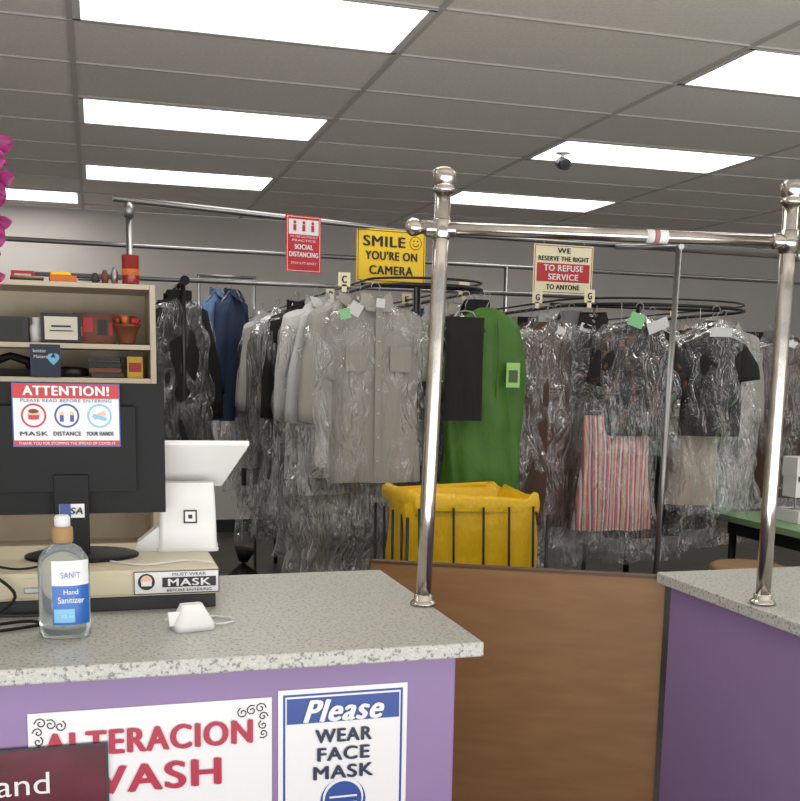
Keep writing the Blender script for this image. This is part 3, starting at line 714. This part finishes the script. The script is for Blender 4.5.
b = MB(); hanger(b, .16); shirt(b, 'c_floral', .33, .50, zn=-.09, sleeve=.3, seed=1.1); bag(b, .40, .62, 'bag2', seed=8)
b.box((-.05, -.09, -.08), (.07, .002, .06), 'greentag', rx=.2, ry=.3); b.box((.05, -.09, -.10), (.10, .002, .05), 'matte_white', rx=.2, ry=-.4)
b.build('floral_blouse', loc=(2.35, 4.26, ZR), rot=(0, 0, -.1))
b = MB(); b.tube([(0, 0, 0), (0, 0, -.48)], .002, 'steel', n=6); b.tube([(-.13, 0, -.48), (.13, 0, -.48)], .004, 'steel', n=6)
drape(b, 'c_stripe', -.50, .52, [(0, .15), (.1, .16), (1, .19)], [(0, .02), (.3, .05), (1, .06)], fold=.25, kf=7, seed=2, n=60)
drape(b, 'bag2', -.3, .80, [(0, .10), (.1, .18), (1, .22)], [(0, .03), (.3, .09), (1, .1)], fold=.2, kf=5, seed=6, crumple=.03, jag=.03, cap0=False)
b.build('striped_skirt', loc=(2.27, 4.28, ZR), rot=(0, 0, -.05))
b = MB(); hanger(b, .14); shirt(b, 'c_black', .29, .47, zn=-.12, sleeve=.18, seed=4.1); bag(b, .36, .9, 'bag2', seed=9)
b.box((.0, -.085, -.12), (.1, .002, .04), 'matte_white', rx=.2)
b.build('black_blouse', loc=(2.74, 4.26, ZR), rot=(0, 0, -.25))
b = MB(); b.tube([(0, 0, 0), (0, 0, -.5)], .002, 'steel', n=6); b.tube([(-.1, 0, -.5), (.1, 0, -.5)], .004, 'steel', n=6)
drape(b, 'c_cream', -.52, .40, [(0, .11), (1, .13)], [(0, .02), (.3, .05), (1, .06)], fold=.25, kf=6, seed=7)
b.build('cream_skirt', loc=(2.72, 4.36, ZR), rot=(0, 0, -.2))

for i, (x, k) in enumerate(((.74, 'c_blue'), (.83, 'c_navy'))):
    b = MB(); hanger(b, .15); shirt(b, k, .34, .78, zn=-.09, sleeve=.55, seed=i+.4, D=.06); collar(b, k, -.08)
    b.build('denim_jacket', loc=(x, 6.62, 2.07), rot=(0, 0, 1.0))

# ---------------------------------------------------------------- laundry cart
b = MB()
cx, cy, hx, hy = 1.325, 3.72, .25, .20
rings = []
for i in range(19):
    t = i/18; z = .28+t*.78
    ring2 = []
    for (x, y, z_) in rr(cx, cy, hx*(.93+.07*t), hy*(.93+.07*t), z, .05, n=9):
        q = noise.noise_vector(Vector((x*9, y*9, z_*4)))*.028
        ring2.append((x+q.x, y+q.y, z_+(q.z*1.6 if i > 16 else 0)))
    rings.append(ring2)
b.loft(rings, 'yel_cloth', cap0=True)
rim = []
for k_, (ds, dz) in enumerate(((1.0, -.04), (1.02, -.015), (1.01, .012), (.96, .024), (.91, .01), (.86, -.04), (.80, -.09), (.5, -.11))):
    ring = []
    for (x, y, z_) in rr(cx, cy, hx*ds, hy*ds, 1.045+dz, .05, n=15):
        q = noise.noise_vector(Vector((x*20, y*20, z_*8)))*.042
        ring.append((x+q.x*.6, y+q.y*.6, z_+q.z))
    rim.append(ring)
b.loft(rim, 'yel_cloth', cap1=True)
for x in (-.225, -.185, -.095, .02, .12, .215): b.tube([(cx+x, cy-hy-.012, 1.03), (cx+x+.004, cy-hy-.018, .8), (cx+x, cy-hy-.004, .38)], .0045, 'blackm', n=7)
for y in (-.12, .0, .12): b.tube([(cx-hx-.012, cy+y, 1.0), (cx-hx-.008, cy+y, .38)], .005, 'blackm', n=7)
fr = [(cx-hx-.02, cy-hy-.02), (cx+hx+.02, cy-hy-.02), (cx+hx+.02, cy+hy+.02), (cx-hx-.02, cy+hy+.02)]
for (x, y) in fr:
    b.tube([(x, y, .1), (x, y, 1.0)], .006, 'blackm'); b.lathe([(.0, -.035), (.03, -.03), (.035, 0), (.03, .03), (.0, .035)], (x, y, .036), 'black', sy=.5)
    b.tube([(x, y, .05), (x, y, .12)], .008, 'steel')
for i in range(4): b.tube([(*fr[i], .24), (*fr[(i+1) % 4], .24)], .010, 'blackm')
b.build('laundry_cart')

# ---------------------------------------------------------------- right: work table, sewing machine, stool
b = MB()
b.box((3.6, 3.90, .825), (1.2, 1.34, .03), 'green_tbl'); b.box((3.6, 3.90, .775), (1.1, 1.24, .07), 'blackm')
for x in (3.07, 4.13):
    for y in (3.3, 4.5): b.tube([(x, y, 0), (x, y, .79)], .02, 'blackm')
b.tube([(3.07, 3.3, .2), (3.07, 4.5, .2)], .012, 'blackm'); b.tube([(4.13, 3.3, .2), (4.13, 4.5, .2)], .012, 'blackm')
b.build('work_table')
b = MB()
b.box((.22, 0, .03), (.46, .18, .06), 'white'); b.box((.40, 0, .17), (.10, .12, .24), 'white'); b.box((.20, 0, .265), (.42, .11, .09), 'white'); b.box((.045, 0, .2), (.10, .10, .16), 'white')
b.tube([(.035, 0, .12), (.035, 0, .055)], .004, 'steel'); b.box((.035, 0, .062), (.03, .04, .004), 'steel'); b.box((.03, -.052, .22), (.05, .004, .05), 'darkgrey')
b.tube([(.45, 0, .25), (.49, 0, .25)], .05, 'darkgrey', n=20); b.tube([(.25, 0, .31), (.25, 0, .38)], .015, 'matte_white'); b.tube([(.15, 0, .31), (.15, 0, .36)], .003, 'steel')
b.build('sewing_machine', loc=(3.16, 4.2, .8405), rot=(0, 0, .0), bevel=.012)
b = MB()
b.lathe([(.16, 0), (.17, .01), (.17, .03), (.15, .04)], (0, 0, .64), 'cardboard', n=28)
for a_ in range(4): b.tube([(.12*math.cos(a_*PI/2+.7), .12*math.sin(a_*PI/2+.7), .645), (.17*math.cos(a_*PI/2+.7), .17*math.sin(a_*PI/2+.7), 0)], .014, 'brown')
b.tube([(.155*math.cos(i*PI/8), .155*math.sin(i*PI/8), .2) for i in range(17)], .008, 'brown', cap=False)
b.build('wooden_stool', loc=(2.82, 4.0, 0))

b = MB()
b.box((0, 0, .2), (.5, .4, .4), 'cardboard'); b.box((0, 0, .403), (.5, .05, .004), 'tile1'); b.build('cardboard_box', loc=(.05, 6.2, 0), rot=(0, 0, .2))
for i, (x, y, s_) in enumerate(((.62, 4.6, .30), (.80, 3.95, .28), (1.9, 4.0, .28), (.15, 7.3, .32))):
    k = ['black', 'c_dark', 'c_black', 'c_white', 'c_black'][i]
    b = MB(); rings = []
    for k_ in range(14):
        t = k_/13; r_ = s_*(math.sin(PI*min(1, t*.86+.14))**.6)*(1 if t < .8 else 1-(t-.8)*3.2)
        rings.append([(r_*.85*math.cos(2*PI*j/28)*(1+.12*noise.noise(Vector((j*.5, t*4, i*3)))), r_*.7*math.sin(2*PI*j/28)*(1+.12*noise.noise(Vector((j*.7, t*5, i)))), t*s_*2.2) for j in range(28)])
    b.loft(rings, k, cap0=True, cap1=True)
    b.tube([(0, 0, s_*2.2), (.01, 0, s_*2.4)], [.02, .05], k)
    b.build('laundry_sack', loc=(x, y, 0))
b = MB()
b.lathe([(.045, 0), (.045, -.012), (.02, -.016), (.012, -.02), (.012, -.045)], (0, 0, 0), 'matte_white'); b.tube([(0, .03, -.06), (0, -.02, -.075), (0, -.05, -.084)], [.035, .036, .034], 'darkgrey', n=18)
b.tube([(0, -.05, -.084), (0, -.056, -.086)], .022, 'inkblack', n=16)
b.build('security_camera', loc=(2.80, 6.13, CH-.008))

# ---------------------------------------------------------------- fit lettering
bpy.context.view_layer.update()
for o, c, w, h, z in FITS:
    bb = o.bound_box; xs = [p[0] for p in bb]; ys = [p[1] for p in bb]
    w0, h0 = max(xs)-min(xs), max(ys)-min(ys); sx_, sy_ = w/w0, h/h0
    o.scale = (sx_, sy_, 1)
    zz = z+.0012
    o.location = (c[0]-(max(xs)+min(xs))/2*sx_, c[1]-(max(ys)+min(ys))/2*sy_, zz)

# ---------------------------------------------------------------- light
wd = bpy.data.worlds.new('World'); sc.world = wd; wd.use_nodes = True
wd.node_tree.nodes['Background'].inputs[0].default_value = (.95, .97, 1, 1); wd.node_tree.nodes['Background'].inputs[1].default_value = .55
al = bpy.data.lights.new('storefront_daylight', 'AREA'); al.shape = 'RECTANGLE'; al.size = 9; al.size_y = 1.7; al.energy = 200; al.color = (1, .99, .97)
lo = bpy.data.objects.new('storefront_daylight', al); sc.collection.objects.link(lo); lo.location = (2.2, Y0+.7, 1.0); lo.rotation_euler = (PI/2+.95, 0, 0)

# ---------------------------------------------------------------- camera
psi, p, roll, f = math.radians(16.37), math.radians(8.70), .018, 1040
F = Vector((math.sin(psi)*math.cos(p), math.cos(psi)*math.cos(p), -math.sin(p)))
R = Vector((math.cos(psi), -math.sin(psi), 0)); U = R.cross(F)
R2 = (R*math.cos(roll)+U*math.sin(roll)); U2 = (U*math.cos(roll)-R*math.sin(roll))
cam = bpy.data.cameras.new('camera'); co = bpy.data.objects.new('camera', cam); sc.collection.objects.link(co)
m = Matrix(((R2.x, U2.x, -F.x, 0), (R2.y, U2.y, -F.y, 0), (R2.z, U2.z, -F.z, 1.5), (0, 0, 0, 1)))
co.matrix_world = m
cam.sensor_fit = 'HORIZONTAL'; cam.sensor_width = 36; cam.lens = 36*f/800; cam.shift_y = 133.5/800; cam.clip_start = .05
sc.camera = co
